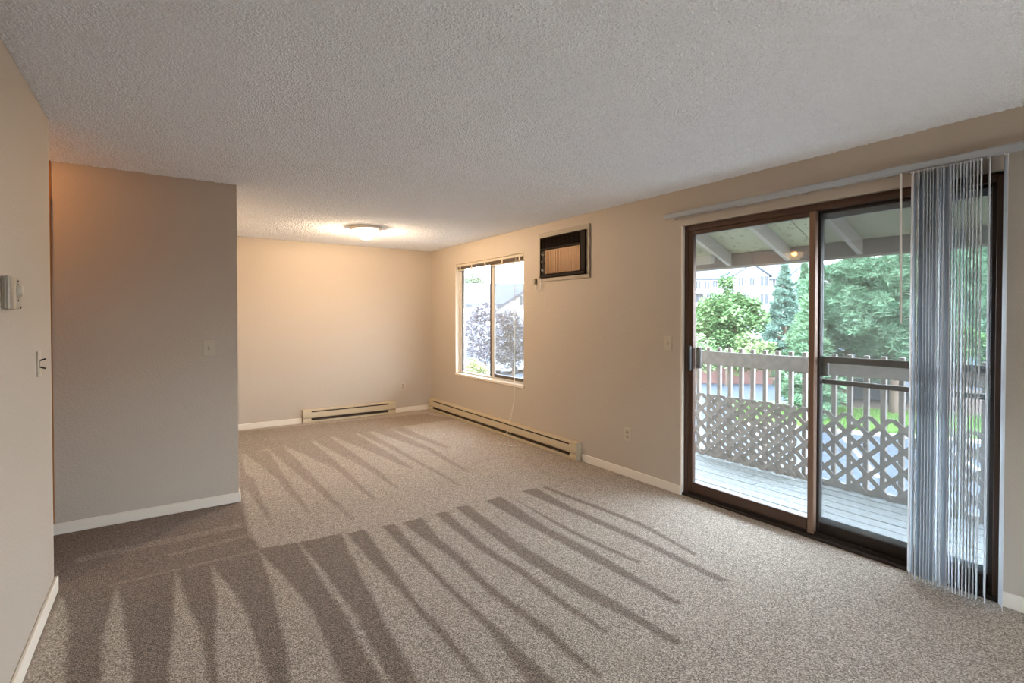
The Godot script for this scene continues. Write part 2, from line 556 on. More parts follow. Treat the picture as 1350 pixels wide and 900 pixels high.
func build_window() -> void:
	# fixed pane at the far side, sliding sash with an insect screen at the near side
	var st := mb()
	slab(st, 3.475, 3.535, 0.635, 2.166, 6.355, 6.41, 0.003)
	slab(st, 3.475, 3.535, 0.635, 2.166, 4.75, 4.79, 0.003)
	slab(st, 3.475, 3.535, 2.125, 2.166, 4.79, 6.355, 0.003)
	slab(st, 3.475, 3.535, 0.635, 0.66, 4.79, 6.355, 0.003)
	var w := struct("window_1", "two pane aluminium window with a raised blind in the dining area", "window", st, M.alu)
	st = mb()
	slab(st, 3.49, 3.51, 0.66, 2.125, 6.337, 6.355)
	slab(st, 3.485, 3.515, 0.66, 2.125, 5.555, 5.60)
	part("frame", st, M.alu_dark, w)
	st = mb()
	slab(st, 3.498, 3.502, 0.66, 2.125, 5.60, 6.337)
	part("pane", st, M.glass, w)
	st = mb()
	slab(st, 3.48, 3.505, 0.66, 2.125, 5.495, 5.555, 0.003)
	slab(st, 3.48, 3.505, 0.66, 2.125, 4.79, 4.835, 0.003)
	slab(st, 3.48, 3.505, 2.085, 2.125, 4.835, 5.495, 0.003)
	var sash := part("sash", st, M.alu, w)
	st = mb()
	slab(st, 3.48, 3.505, 0.66, 0.70, 4.835, 5.495, 0.003)
	part("bottom_rail", st, M.alu_dark, sash)
	st = mb()
	slab(st, 3.492, 3.496, 0.70, 2.085, 4.835, 5.495)
	part("pane", st, M.glass, sash)
	st = mb()
	slab(st, 3.52, 3.522, 0.66, 2.125, 4.79, 5.56)
	tag(part("insect_screen", st, M.mesh, w), "grey insect screen behind the near sash", "screen").remove_meta("category")
	# sill board and painted returns
	st = mb()
	slab(st, RIGHT - 0.012, 3.475, 0.605, 0.635, 4.735, 6.41, 0.004)
	struct("trim_2", "white sill board of the dining area window", "sill", st, M.white_trim)
	st = mb()
	slab(st, RIGHT + 0.001, 3.475, 0.635, 2.166, 6.404, 6.41)
	struct("trim_3", "white painted jamb at the far side of the dining area window", "jamb", st, M.white_trim)

	# mini blind drawn up to the head of the window
	var b := thing("mini_blind", "beige mini blind drawn up under the head of the dining area window", "blind", P(3.44, 2.166, 5.58))
	var rel := func(x0: float, x1: float, y0: float, y1: float, e0: float, e1: float, bev: float) -> SurfaceTool:
		var s := mb()
		slab(s, x0, x1, y0, y1, e0, e1, bev)
		return s
	part("headrail", rel.call(-0.02, 0.02, -0.035, -0.002, -0.81, 0.81, 0.003), M.plate, b)
	var k := 0
	while k < 8:
		var s := mb()
		box(s, Vector3(0, -0.041 - k * 0.0045, 0), Vector3(0.026, 0.0012, 1.60), 0.0, Basis(Vector3.BACK, 0.12 * sin(k * 2.1)))
		part("slat", s, M.blind_brown, b)
		k += 1
	part("bottom_rail", rel.call(-0.014, 0.014, -0.092, -0.079, -0.80, 0.80, 0.003), M.plate, b)
	for e in [-0.72, -0.35, 0.05, 0.4, 0.72]:
		part("ladder_tape", rel.call(-0.0165, -0.014, -0.08, -0.034, e - 0.022, e + 0.012, 0.0), M.plate, b)
	for c in [[-0.665, -0.012], [-0.648, 0.012]]:
		var s := mb(true)
		rod(s, [Vector3(-0.02, -0.03, -c[0]), Vector3(-0.03, -0.5, -c[0]), Vector3(-0.038, -1.53, -c[0] + c[1] * 0.5), Vector3(-0.045, -1.75, -c[0] + c[1]), Vector3(-0.115, -1.98, -c[0] + c[1] * 2)], 0.0017, 6)
		part("cord", s, M.cord, b)
	for q in [[2.98, 4.78], [3.06, 4.70], [3.12, 4.58]]:
		var s := mb(true)
		var at := P(q[0], 0.012, q[1]) - b.position
		lathe(s, at, [Vector2(0, -0.018), Vector2(0.009, -0.016), Vector2(0.006, 0.012), Vector2(0.002, 0.02), Vector2(0, 0.02)], 10, Basis(Vector3(0.3, 0, 1).normalized(), 1.3))
		rod(s, [at + Vector3(0.015, 0, 0), at + Vector3(0.1, 0.0, 0.02), Vector3(-0.10, -2.08, 0.6), Vector3(-0.115, -1.98, 0.66)], 0.0012, 5)
		part("tassel", s, M.cord, b)

func build_slider() -> void:
	var st := mb()
	# outer frame in the opening
	slab(st, 3.44, 3.545, 0.0, 2.15, 2.548, 2.582, 0.003)
	slab(st, 3.44, 3.545, 0.0, 2.15, 0.70, 0.735, 0.003)
	slab(st, 3.44, 3.545, 2.105, 2.135, 0.735, 2.548, 0.003)
	slab(st, 3.44, 3.545, 2.135, 2.15, 0.70, 2.595)
	var d := struct("door_1", "bronze aluminium sliding glass door to the balcony", "door", st, M.bronze)
	st = mb()
	slab(st, 3.42, 3.56, 0.0, 0.022, 0.70, 2.595, 0.003)
	slab(st, 3.455, 3.463, 0.022, 0.04, 0.735, 2.548)
	slab(st, 3.50, 3.508, 0.022, 0.04, 0.735, 2.548)
	part("track", st, M.track, d)
	st = mb()
	slab(st, RIGHT + 0.001, 3.44, 0.075, 2.15, 2.582, 2.5945)
	part("jamb_return", st, M.white_trim, d)
	# inner sliding panel on the far side
	st = mb()
	slab(st, 3.445, 3.48, 0.04, 2.105, 2.505, 2.548, 0.004)
	slab(st, 3.445, 3.48, 2.072, 2.105, 1.632, 2.505, 0.004)
	slab(st, 3.445, 3.48, 0.04, 0.117, 1.632, 2.505, 0.004)
	var p := part("sliding_panel", st, M.bronze, d)
	st = mb()
	slab(st, 3.44, 3.482, 0.024, 2.105, 1.592, 1.632, 0.004)
	part("stile", st, M.bronze_light, p)
	st = mb()
	slab(st, 3.460, 3.465, 0.117, 2.072, 1.632, 2.505)
	part("pane", st, M.glass, p)
	st = mb()
	slab(st, 3.415, 3.445, 1.0, 1.2, 2.512, 2.542, 0.006)
	slab(st, 3.482, 3.51, 1.02, 1.185, 2.465, 2.505, 0.006)
	tag(part("handle", st, M.black, p), "black pull handle and latch", "handle").remove_meta("category")
	# outer fixed panel on the near side
	st = mb()
	slab(st, 3.492, 3.522, 0.03, 2.105, 1.583, 1.622, 0.004)
	slab(st, 3.492, 3.522, 0.03, 2.105, 0.735, 0.765, 0.004)
	slab(st, 3.492, 3.522, 2.09, 2.105, 0.765, 1.583, 0.004)
	slab(st, 3.492, 3.522, 0.03, 0.097, 0.765, 1.583, 0.004)
	p = part("fixed_panel", st, M.track, d)
	st = mb()
	slab(st, 3.505, 3.510, 0.097, 2.09, 0.765, 1.583)
	part("pane", st, M.glass, p)
	# screen door parked behind the fixed panel
	st = mb()
	slab(st, 3.527, 3.543, 0.04, 2.10, 1.585, 1.615, 0.003)
	slab(st, 3.527, 3.543, 0.04, 2.10, 0.74, 0.785, 0.003)
	slab(st, 3.527, 3.543, 2.055, 2.10, 0.785, 1.585, 0.003)
	slab(st, 3.527, 3.543, 0.04, 0.125, 0.785, 1.585, 0.003)
	var s := part("screen_door", st, M.screen_frame, d)
	for y in [[1.130, 1.172], [0.994, 1.024]]:
		st = mb()
		slab(st, 3.524, 3.548, y[0], y[1], 0.785, 1.585, 0.004)
		part("crossbar", st, M.track, s)
	st = mb()
	slab(st, 3.522, 3.55, 1.045, 1.132, 1.55, 1.592, 0.005)
	part("latch", st, M.black, s)
	st = mb()
	slab(st, 3.534, 3.536, 0.125, 2.055, 0.785, 1.585)
	part("insect_screen", st, M.mesh, s)

func build_vertical_blind() -> void:
	var b := thing("vertical_blind", "white vertical blind stacked at the near end of the glass door", "blind", P(3.34, 2.25, 0.9))
	var loc := func(x: float, y: float, d: float) -> Vector3:
		return P(x, y, d) - b.position
	var st := mb()
	box(st, loc.call(3.345, 2.232, 1.45), Vector3(0.032, 0.04, 2.49), 0.005)
	part("headrail", st, M.rail_grey, b)
	for d in [2.62, 1.62, 0.55]:
		st = mb()
		box(st, loc.call(3.385, 2.236, d), Vector3(0.048, 0.018, 0.05), 0.002)
		box(st, loc.call(3.362, 2.206, d), Vector3(0.02, 0.014, 0.03), 0.002)
		part("bracket", st, M.steel, b)
	# vanes: slightly curved strips, each turned by its own angle
	var vane := func(d: float, turn: float, w: float, y0: float) -> void:
		var s := mb(true)
		var bs := Basis(Vector3.UP, turn)
		var n := 4
		var rows := [2.205, 1.5, 0.8, y0]
		var c: Vector3 = loc.call(3.345, 0, d)
		for side in [0.0, 1.0]:
			for r in range(rows.size() - 1):
				for k in n:
					var q := []
					for e in [[k, r], [k + 1, r], [k + 1, r + 1], [k, r + 1]]:
						var u := float(e[0]) / n - 0.5
						q.append(c + bs * Vector3(u * w, 0, 0.006 * (1 - 4 * u * u) + side * 0.0011) + Vector3.UP * rows[e[1]])
					face(s, q, bs * Vector3(0, 0, side - 0.5))
		for r in range(rows.size() - 1):
			for u in [-0.5, 0.5]:
				var o := bs * Vector3(u * w, 0, 0)
				var th := bs * Vector3(0, 0, 0.0011)
				face(s, [c + o + Vector3.UP * rows[r], c + o + th + Vector3.UP * rows[r], c + o + th + Vector3.UP * rows[r + 1], c + o + Vector3.UP * rows[r + 1]], o)
		var v := part("vane", s, M.vane, b)
		var h := mb()
		box(h, c + Vector3.UP * 2.209, Vector3(0.012, 0.014, 0.012), 0.001)
		part("hook", h, M.plastic_white, v)
	rng.seed = 5
	for k in 22:
		var d := 1.055 - k * 0.0133
		var t := 0.0
		if k < 4:
			t = [0.4, 0.5, 0.3, 0.55][k]
		elif k < 9:
			t = 0.5 + rng.randf_range(-0.1, 0.1)
		elif k == 11:
			t = 0.75
		else:
			t = atan(d / 3.345) + rng.randf_range(-0.03, 0.05)
		vane.call(d, t, 0.089, 0.02 + rng.randf_range(-0.004, 0.006))
	vane.call(0.745, atan(0.745 / 3.345) + 0.04, 0.089, 0.022)
	vane.call(0.684, atan(0.684 / 3.345) + 0.16, 0.089, 0.012)
	st = mb(true)
	rod(st, [loc.call(3.325, 2.21, 1.10), loc.call(3.325, 1.39, 1.093)], 0.0055, 8)
	part("wand", st, M.plastic_white, b)

func ceiling_lamp(at: Vector3, label: String, energy: float, tint: Color) -> Node3D:
	var t := thing("ceiling_light", label, "ceiling light", at, 0.0)
	var st := mb(true)
	lathe(st, Vector3.ZERO, [Vector2(0, 0), Vector2(0.165, 0), Vector2(0.172, -0.012), Vector2(0.165, -0.022), Vector2(0.15, -0.03), Vector2(0.135, -0.034), Vector2(0.13, -0.028), Vector2(0, -0.02)], 40)
	part("base", st, M.lamp_metal, t)
	st = mb(true)
	var prof := []
	for k in 13:
		var a := PI / 2 * k / 12.0
		prof.append(Vector2(0.13 * cos(a), -0.03 - 0.115 * sin(a)))
	prof[12] = Vector2(0, -0.145)
	lathe(st, Vector3.ZERO, prof, 40)
	part("lamp_shade", st, M.lamp_glow, t)
	st = mb(true)
	lathe(st, Vector3.ZERO, [Vector2(0, -0.143), Vector2(0.012, -0.145), Vector2(0.008, -0.153), Vector2(0.009, -0.159), Vector2(0, -0.165)], 14)
	part("finial", st, M.lamp_metal, t)
	var l := OmniLight3D.new()
	l.name = "lamp_light"
	l.light_color = tint
	l.light_energy = energy
	l.light_size = 0.03
	l.omni_range = 14.0
	l.omni_attenuation = 2.0
	l.shadow_enabled = true
	l.position = Vector3(0, -0.047, 0)
	t.add_child(l)
	return t

# electric baseboard heater lying along its own x axis, its back on z = 0
func heater(label: String, length: float, at: Vector3, turn: float) -> void:
	var t := thing("baseboard_heater", label, "heater", at, turn, "")
	var hl := length / 2
	var outline := func(st: SurfaceTool, pts: Array, a: float, b: float) -> void:
		var pl := PackedVector2Array()
		for p in pts:
			pl.append(Vector2(p[0], p[1]))
		plate(st, pl, Vector3(a, 0, 0), Vector3.BACK, Vector3.UP, Vector3(b - a, 0, 0))
	var st := mb()
	outline.call(st, [[0.0, 0.0], [0.008, 0.0], [0.008, 0.16], [0.06, 0.164], [0.062, 0.16], [0.066, 0.158], [0.066, 0.172], [0.058, 0.178], [0.0, 0.178]], -hl + 0.1, hl - 0.1)
	part("back_plate", st, M.heater, t)
	st = mb()
	outline.call(st, [[0.052, 0.07], [0.062, 0.066], [0.070, 0.076], [0.070, 0.136], [0.066, 0.141], [0.052, 0.139]], -hl + 0.1, hl - 0.1)
	part("front_cover", st, M.heater, t)
	st = mb()
	outline.call(st, [[0.03, 0.0], [0.064, 0.0], [0.066, 0.022], [0.03, 0.03]], -hl + 0.1, hl - 0.1)
	part("toe_plate", st, M.heater, t)
	st = mb()
	outline.call(st, [[0.01, 0.03], [0.046, 0.03], [0.046, 0.155], [0.01, 0.155]], -hl + 0.1, hl - 0.1)
	part("element", st, M.heater_dark, t)
	for s in [-1.0, 1.0]:
		st = mb()
		var pts := [[0.0, 0.0], [0.066, 0.0], [0.068, 0.03], [0.060, 0.06], [0.073, 0.078], [0.073, 0.14], [0.068, 0.174], [0.058, 0.18], [0.0, 0.18]]
		outline.call(st, pts, minf(s * hl, s * (hl - 0.105)), maxf(s * hl, s * (hl - 0.105)))
		part("end_cap", st, M.heater, t)

# a wall plate facing its own +z
func wall_plate(called: String, label: String, cat: String, at: Vector3, turn: float, kind: String, group := "") -> void:
	var t := thing(called, label, cat, at, turn, group)
	var st := mb()
	box(st, Vector3(0, 0, 0.003), Vector3(0.072, 0.117, 0.006), 0.002)
	part("plate", st, M.plate, t)
	for y in [-0.045, 0.045] if kind != "outlet" else [0.0]:
		st = mb(true)
		lathe(st, Vector3(0, y, 0.006), [Vector2(0.0035, 0), Vector2(0.003, 0.001), Vector2(0, 0.0014)], 10, Basis(Vector3.RIGHT, PI / 2))
		part("screw", st, M.steel, t)
	if kind == "switch":
		st = mb()
		box(st, Vector3(0, 0, 0.0065), Vector3(0.014, 0.03, 0.003), 0.001)
		part("slot", st, M.plate_dark, t)
		st = mb()
		box(st, Vector3(0, 0.004, 0.012), Vector3(0.009, 0.012, 0.014), 0.002, Basis(Vector3.RIGHT, -0.45))
		part("toggle", st, M.plate, t)
	elif kind == "outlet":
		for y in [-0.02, 0.02]:
			st = mb()
			box(st, Vector3(0, y, 0.007), Vector3(0.032, 0.027, 0.003), 0.0013)
			var r := part("receptacle", st, M.plate_dark, t)
			st = mb()
			for x in [-0.006, 0.006]:
				box(st, Vector3(x, y + 0.003, 0.0088), Vector3(0.0022, 0.008, 0.0008))
			box(st, Vector3(0, y - 0.007, 0.0088), Vector3(0.004, 0.004, 0.0008))
			part("slot", st, M.black, r)
	else:
		for q in [[0.011, 0.35], [-0.012, -0.35]]:
			st = mb()
			box(st, Vector3(0, q[0], 0.0065), Vector3(0.014, 0.018, 0.003), 0.001)
			part("slot", st, M.plate_dark, t)
			st = mb()
			box(st, Vector3(0, q[0] + q[1] * 0.02, 0.016), Vector3(0.006, 0.007, 0.024), 0.0015, Basis(Vector3.RIGHT, -q[1]))
			part("toggle", st, M.black, t)

func build_thermostat() -> void:
	var t := thing("thermostat", "off white wall thermostat with a round dial on the near left wall", "thermostat", P(LEFT, 1.515, 2.66), PI / 2)
	# own x runs towards the viewer's end of the room
	var st := mb()
	box(st, Vector3(0.0, 0, 0.006), Vector3(0.25, 0.116, 0.012), 0.002)
	part("base_plate", st, M.plate_dark, t)
	st = mb()
	box(st, Vector3(-0.065, 0, 0.015), Vector3(0.11, 0.122, 0.012), 0.003)
	part("cover", st, M.plate, t)
	st = mb()
	box(st, Vector3(-0.085, 0.0, 0.0215), Vector3(0.05, 0.11, 0.002))
	part("scale_panel", st, M.steel, t)
	st = mb(true)
	lathe(st, Vector3(0.07, 0.012, 0.012), [Vector2(0.03, 0), Vector2(0.03, 0.004), Vector2(0.023, 0.006), Vector2(0.021, 0.012), Vector2(0.018, 0.014), Vector2(0, 0.014)], 24, Basis(Vector3.RIGHT, PI / 2))
	part("dial", st, M.plate, t)
	for q in [[0.07, 0.05], [0.07, -0.025], [0.11, -0.052]]:
		st = mb(true)
		lathe(st, Vector3(q[0], q[1], 0.012), [Vector2(0.0045, 0), Vector2(0.004, 0.002), Vector2(0, 0.0025)], 10, Basis(Vector3.RIGHT, PI / 2))
		part("screw", st, M.black, t)

func build_air_conditioner() -> void:
	# own x runs along the wall away from the viewer's right, own z points into the room
	var t := thing("air_conditioner", "brown through wall air conditioner with a wood tone grille, high beside the window", "air conditioner", P(RIGHT, 2.066, 4.045), -PI / 2)
	var hw := 0.36
	var hh := 0.216
	var st := mb()
	box(st, Vector3(0, 0, -0.10), Vector3(hw * 2 - 0.01, hh * 2 - 0.01, 0.22), 0.004)
	part("case", st, M.ac_black, t)
	# trim boards
	st = mb()
	box(st, Vector3(0, hh + 0.027, 0.007), Vector3(hw * 2 + 0.09, 0.05, 0.014), 0.003)
	part("trim_board", st, M.ac_trim, t)
	st = mb()
	box(st, Vector3(0, -hh - 0.021, 0.007), Vector3(hw * 2 + 0.09, 0.038, 0.014), 0.003)
	part("trim_board", st, M.ac_trim, t)
	for s in [-1.0, 1.0]:
		st = mb()
		box(st, Vector3(s * (hw + 0.023), 0.003, 0.007), Vector3(0.042, hh * 2 + 0.004, 0.014), 0.003)
		part("trim_board", st, M.ac_trim, t)
	# front panel frame
	st = mb()
	var x0 := -hw
	var x1 := hw
	var fr := func(a: float, b: float, y0: float, y1: float, z0: float, z1: float) -> void:
		box(st, Vector3((a + b) / 2, (y0 + y1) / 2, (z0 + z1) / 2), Vector3(b - a, y1 - y0, z1 - z0), 0.004)
	fr.call(x0, x1, hh - 0.014, hh, 0.0, 0.032)
	fr.call(x0, x1, -hh, -hh + 0.034, 0.0, 0.036)
	fr.call(x1 - 0.068, x1, -hh + 0.034, hh - 0.014, 0.0, 0.032)
	fr.call(x0, x0 + 0.012, -hh + 0.034, hh - 0.014, 0.0, 0.032)
	fr.call(x0, x1 - 0.068, 0.078, 0.098, 0.0, 0.032)
	part("front_panel", st, M.ac_brown, t)
	# upper outlet with slats
	for k in 6:
		st = mb()
		box(st, Vector3(-0.028, 0.112 + k * 0.016, 0.018), Vector3(0.62, 0.004, 0.022), 0.001, Basis(Vector3.RIGHT, -0.35))
		part("louvre", st, M.ac_brown, t)
	for k in 9:
		st = mb()
		box(st, Vector3(-0.3 + k * 0.068, 0.15, 0.016), Vector3(0.004, 0.1, 0.012), 0.001)
		part("divider", st, M.ac_brown, t)
	# controls at the left
	st = mb()
	box(st, Vector3(x0 + 0.047, -0.05, 0.016), Vector3(0.066, 0.25, 0.012), 0.002)
	var c := part("control_panel", st, M.ac_black, t)
	for y in [0.035, -0.05, -0.135]:
		st = mb(true)
		lathe(st, Vector3(x0 + 0.05, y, 0.022), [Vector2(0.015, 0), Vector2(0.014, 0.01), Vector2(0.012, 0.012), Vector2(0, 0.012)], 18, Basis(Vector3.RIGHT, PI / 2))
		box(st, Vector3(x0 + 0.05, y, 0.041), Vector3(0.006, 0.026, 0.012), 0.001, Basis(Vector3.BACK, 0.4))
		part("knob", st, M.plate_dark, c)
	# ribbed grille
	st = mb()
	box(st, Vector3(0.006, -0.052, 0.018), Vector3(0.556, 0.258, 0.008), 0.001)
	var g := part("grille", st, M.ac_brown, t)
	for k in 24:
		st = mb()
		box(st, Vector3(-0.261 + k * 0.0232, -0.052, 0.026), Vector3(0.0145, 0.254, 0.012), 0.003)
		part("rib", st, M.ac_grille, g)
	# cord and plug
	st = mb(true)
	var pts := []
	for k in 13:
		var a := PI * k / 12.0
		pts.append(Vector3(-hw - 0.045 + 0.052 * cos(a), -0.30 - 0.055 * sin(a), 0.02))
	rod(st, [Vector3(-hw + 0.012, -hh + 0.01, 0.03)] + pts + [Vector3(-hw - 0.105, -0.25, 0.02)], 0.004, 8)
	part("cord", st, M.plastic_white, t)
	st = mb()
	box(st, Vector3(-hw - 0.115, -0.245, 0.0145), Vector3(0.04, 0.065, 0.029), 0.006)
	part("plug", st, M.plate_dark, t)

# ---------------------------------------------------------------- the balcony
func build_balcony() -> void:
	var dk := thing("balcony_deck", "weathered pale grey plank deck outside the glass door", "deck", P(3.6, DECK, 2.2))
	var x := 3.575
	var row := 0
	rng.seed = 8
	while x < 5.16:
		var cuts := [-1.6, 1.05 + rng.randf_range(-0.9, 0.9), 3.3 + rng.randf_range(-0.8, 0.8), 5.9]
		for k in 3:
			var st := mb()
			slab(st, x, x + 0.136, DECK - 0.036 + rng.randf_range(-0.0015, 0.0015), DECK + rng.randf_range(-0.0015, 0.0015), cuts[k] + 0.002, cuts[k + 1] - 0.002, 0.004)
			part("plank", st, M.deck, dk, -dk.position)
		x += 0.1455
		row += 1
	for d in [-1.4, 0.4, 2.2, 4.0, 5.7]:
		var st := mb()
		slab(st, 3.56, 5.12, DECK - 0.22, DECK - 0.04, d - 0.02, d + 0.02)
		part("joist", st, M.fascia, dk, -dk.position)
	for d in [-1.3, 2.2, 5.6]:
		var st := mb()
		slab(st, 5.02, 5.12, GROUND, DECK - 0.22, d - 0.05, d + 0.05)
		part("support_post", st, M.rail, dk, -dk.position)

	# railing
	var r := thing("balcony_railing", "grey brown wooden balcony railing of upright balusters under a wide top board", "railing", P(4.96, DECK, 2.2))
	var st := mb()
	slab(st, 4.955, 4.99, 0.905, 1.052, -1.5, 5.85, 0.004)
	part("top_board", st, M.rail, r, -r.position)
	st = mb()
	slab(st, 4.995, 5.03, DECK + 0.004, DECK + 0.05, -1.5, 5.85, 0.003)
	part("bottom_board", st, M.rail, r, -r.position)
	var d := -1.45
	var ball := mb()
	box(ball, Vector3.ZERO, Vector3(0.038, 1.19, 0.038), 0.003)
	var bm := done(ball)
	while d < 5.8:
		place("baluster", bm, M.rail, r, P(5.014, DECK + 0.05 + 0.595 - 0.035, d) - r.position)
		d += 0.1285
	# lattice panels: two overlap on the far half
	lattice("lattice_panel", "wooden lattice panel on the far half of the railing, overlapping its neighbour", 2.43, 4.88, 4.918)
	lattice("lattice_panel", "wooden lattice panel on the near half of the railing, partly behind the blind", 0.99, 3.40, 4.938)

func lattice(called: String, label: String, d0: float, d1: float, x: float) -> void:
	var y0 := DECK + 0.012
	var y1 := 0.585
	var t := thing(called, label, "lattice", P(x, y0, d0), 0.0, "lattice panels on the railing")
	var w := d1 - d0
	var h := y1 - y0
	var rect := PackedVector2Array([Vector2(0, 0), Vector2(w, 0), Vector2(w, h), Vector2(0, h)])
	var pitch := 0.172
	for layer in 2:
		var s := -pitch * 6
		while s < w + pitch * 6:
			var a := 0.027
			var dir := Vector2(h, h) if layer == 0 else Vector2(-h, h)
			var o := Vector2(s, -0.0) + (Vector2.ZERO if layer == 0 else Vector2(h, 0))
			o -= dir * 0.2
			var q := PackedVector2Array([o + Vector2(-a, 0), o + Vector2(a, 0), o + dir * 1.4 + Vector2(a, 0), o + dir * 1.4 + Vector2(-a, 0)])
			for piece in Geometry2D.intersect_polygons(q, rect):
				if piece.size() >= 3:
					var st := mb()
					plate(st, piece, Vector3(0.008 * (1 - layer) - 0.008, 0, 0), Vector3(0, 0, -1), Vector3.UP, Vector3(0.008, 0, 0))
					part("lath", st, M.rail, t)
			s += pitch

func build_eave() -> void:
	var e := thing("eave", "painted wooden eave with sloping rafters over the balcony", "roof", P(4.2, 2.0, 2.2))
	var off := -e.position
	var xe := 4.96
	var s := 0.386
	var st := mb()
	# soffit boards follow the rafters up to the house
	var quadp := func(tool: SurfaceTool, x0: float, x1: float, y0: float, thick: float, d0: float, d1: float) -> void:
		var p := PackedVector2Array([Vector2(x0, y0 + (xe - x0) * s), Vector2(x1, y0 + (xe - x1) * s), Vector2(x1, y0 + (xe - x1) * s + thick), Vector2(x0, y0 + (xe - x0) * s + thick)])
		plate(tool, p, P(0, 0, d0), Vector3.RIGHT, Vector3.UP, Vector3(0, 0, -(d1 - d0)))
	for k in 4:
		st = mb()
		quadp.call(st, 3.57, 5.06, 2.098, 0.018, -1.5 + k * 1.9, -1.5 + k * 1.9 + 1.896)
		part("soffit_board", st, M.soffit, e, off)
	st = mb()
	quadp.call(st, 3.4, 5.12, 2.122, 0.05, -1.6, 6.15)
	part("roof_deck", st, M.roofing, e, off)
	var d := -1.15
	while d < 5.9:
		st = mb()
		quadp.call(st, 3.575, xe, 1.968, 0.128, d - 0.0, d + 0.042)
		part("rafter", st, M.rafter, e, off)
		d += 0.612
	st = mb()
	slab(st, xe, xe + 0.038, 1.962, 2.092, -1.5, 6.09)
	part("rim_board", st, M.fascia, e, off)
	st = mb()
	slab(st, xe + 0.042, xe + 0.062, 1.945, 2.09, -1.5, 6.09, 0.002)
	part("fascia", st, M.rafter, e, off)
	st = mb()
	slab(st, 4.70, 4.738, 1.985, 2.07, 3.19, 3.74)
	part("blocking", st, M.rafter, e, off)

# ---------------------------------------------------------------- outdoors
func leaf_cluster(n: int, spread: float, size: float, sd: int) -> ArrayMesh:
	rng.seed = sd
	var st := mb()
	for k in n:
		var c := Vector3(rng.randf_range(-1, 1), rng.randf_range(-1, 1), rng.randf_range(-1, 1)) * spread
		var b := Basis(Vector3(rng.randf_range(-1, 1), rng.randf_range(-0.5, 1), rng.randf_range(-1, 1)).normalized(), rng.randf_range(0, TAU))
		var a := c + b * Vector3(-size, 0, 0)
		var e := c + b * Vector3(size, 0, 0)
		var l := c + b * Vector3(0, size * 0.18, size * 0.55)
		var r := c + b * Vector3(0, size * 0.18, -size * 0.55)
		for q in [[a, l, e], [a, e, r]]:
			for v in q:
				st.add_vertex(v)
	return done(st)

func needle_tuft(n: int, length: float, width: float, sd: int) -> ArrayMesh:
	rng.seed = sd
	var st := mb()
	for k in n:
		var dir := Vector3(rng.randf_range(-1, 1), rng.randf_range(-0.25, 1.0), rng.randf_range(-1, 1)).normalized()
		var side := dir.cross(Vector3(rng.randf_range(-1, 1), rng.randf_range(-1, 1), rng.randf_range(-1, 1))).normalized() * width
		var base := dir * length * 0.05
		st.add_vertex(base - side)
		st.add_vertex(base + dir * length * 0.6 + side)
		st.add_vertex(dir * length)
		st.add_vertex(base - side)
		st.add_vertex(base + side)
		st.add_vertex(base + dir * length * 0.6 + side)
	return done(st)

# crown: list of [centre, radii, how many]; colours are linear
func tree(called: String, label: String, cat: String, at: Vector3, height: float, trunk: float, crown: Array, mesh: Mesh, m: Material, ca: Color, cb: Color, size: float, sd: int, group := "") -> Node3D:
	var t := thing(called, label, cat, at, 0.0, group)
	var st := mb(true)
	rod(st, [Vector3(0, -0.05, 0), Vector3(0.03, height * 0.3, 0.02), Vector3(-0.04, height * 0.65, 0), Vector3(0, height * 0.92, 0)], trunk, 9, trunk * 0.25)
	part("trunk", st, M.bark, t)
	rng.seed = sd
	var total := 0
	for c in crown:
		total += int(c[2])
		var b := mb(true)
		var foot := Vector3(0, clampf(c[0].y - c[1].y, 0.2, height * 0.8), 0)
		if (c[0] - foot).length() > 0.3:
			rod(b, [foot, (foot + c[0]) / 2 + Vector3(0, 0.08, 0), c[0]], trunk * 0.35, 6, trunk * 0.1)
			part("branch", b, M.bark, t)
	var mm := MultiMesh.new()
	mm.transform_format = MultiMesh.TRANSFORM_3D
	mm.use_colors = true
	mm.mesh = mesh
	mm.instance_count = total
	var i := 0
	for c in crown:
		for k in int(c[2]):
			var dir := Vector3(rng.randfn(), rng.randfn(), rng.randfn()).normalized()
			var rr := pow(rng.randf(), 0.4)
			var p: Vector3 = c[0] + dir * c[1] * rr
			var bs := Basis(Vector3.UP, rng.randf_range(0, TAU)) * Basis(Vector3.RIGHT, rng.randf_range(-0.7, 0.7))
			var sc := size * rng.randf_range(0.65, 1.3)
			mm.set_instance_transform(i, Transform3D(bs.scaled(Vector3(sc, sc, sc)), p))
			var col := ca.lerp(cb, rng.randf())
			mm.set_instance_color(i, col)
			i += 1
	var f := MultiMeshInstance3D.new()
	f.name = "foliage"
	f.multimesh = mm
	f.material_override = m
	f.set_meta("kind", "stuff")
	t.add_child(f)
	return t

func rand_crown(c: Vector3, r: Vector3, n: int, blob: float, per: int, sd: int) -> Array:
	rng.seed = sd
	var out := []
	for k in n:
		var dir := Vector3(rng.randfn(), rng.randfn(), rng.randfn()).normalized()
		var q := c + dir * r * pow(rng.randf(), 0.45)
		var s := blob * rng.randf_range(0.7, 1.25)
		out.append([q, Vector3(s, s * 0.75, s), per])
	return out

func cone_crown(h0: float, h1: float, r: float, n: int, per: int, sd: int) -> Array:
	rng.seed = sd
	var out := []
	for k in n:
		var f := (k + rng.randf()) / n
		var y := lerpf(h0, h1, f)
		var rad := r * (1.0 - f) * rng.randf_range(0.45, 0.95)
		var a := k * 2.4 + rng.randf_range(-0.4, 0.4)
		var s := lerpf(r * 0.32, 0.12, f)
		out.append([Vector3(cos(a) * rad, y - rad * 0.15, sin(a) * rad), Vector3(s, s * 0.4, s), int(per * (1.15 - f))])
	return out

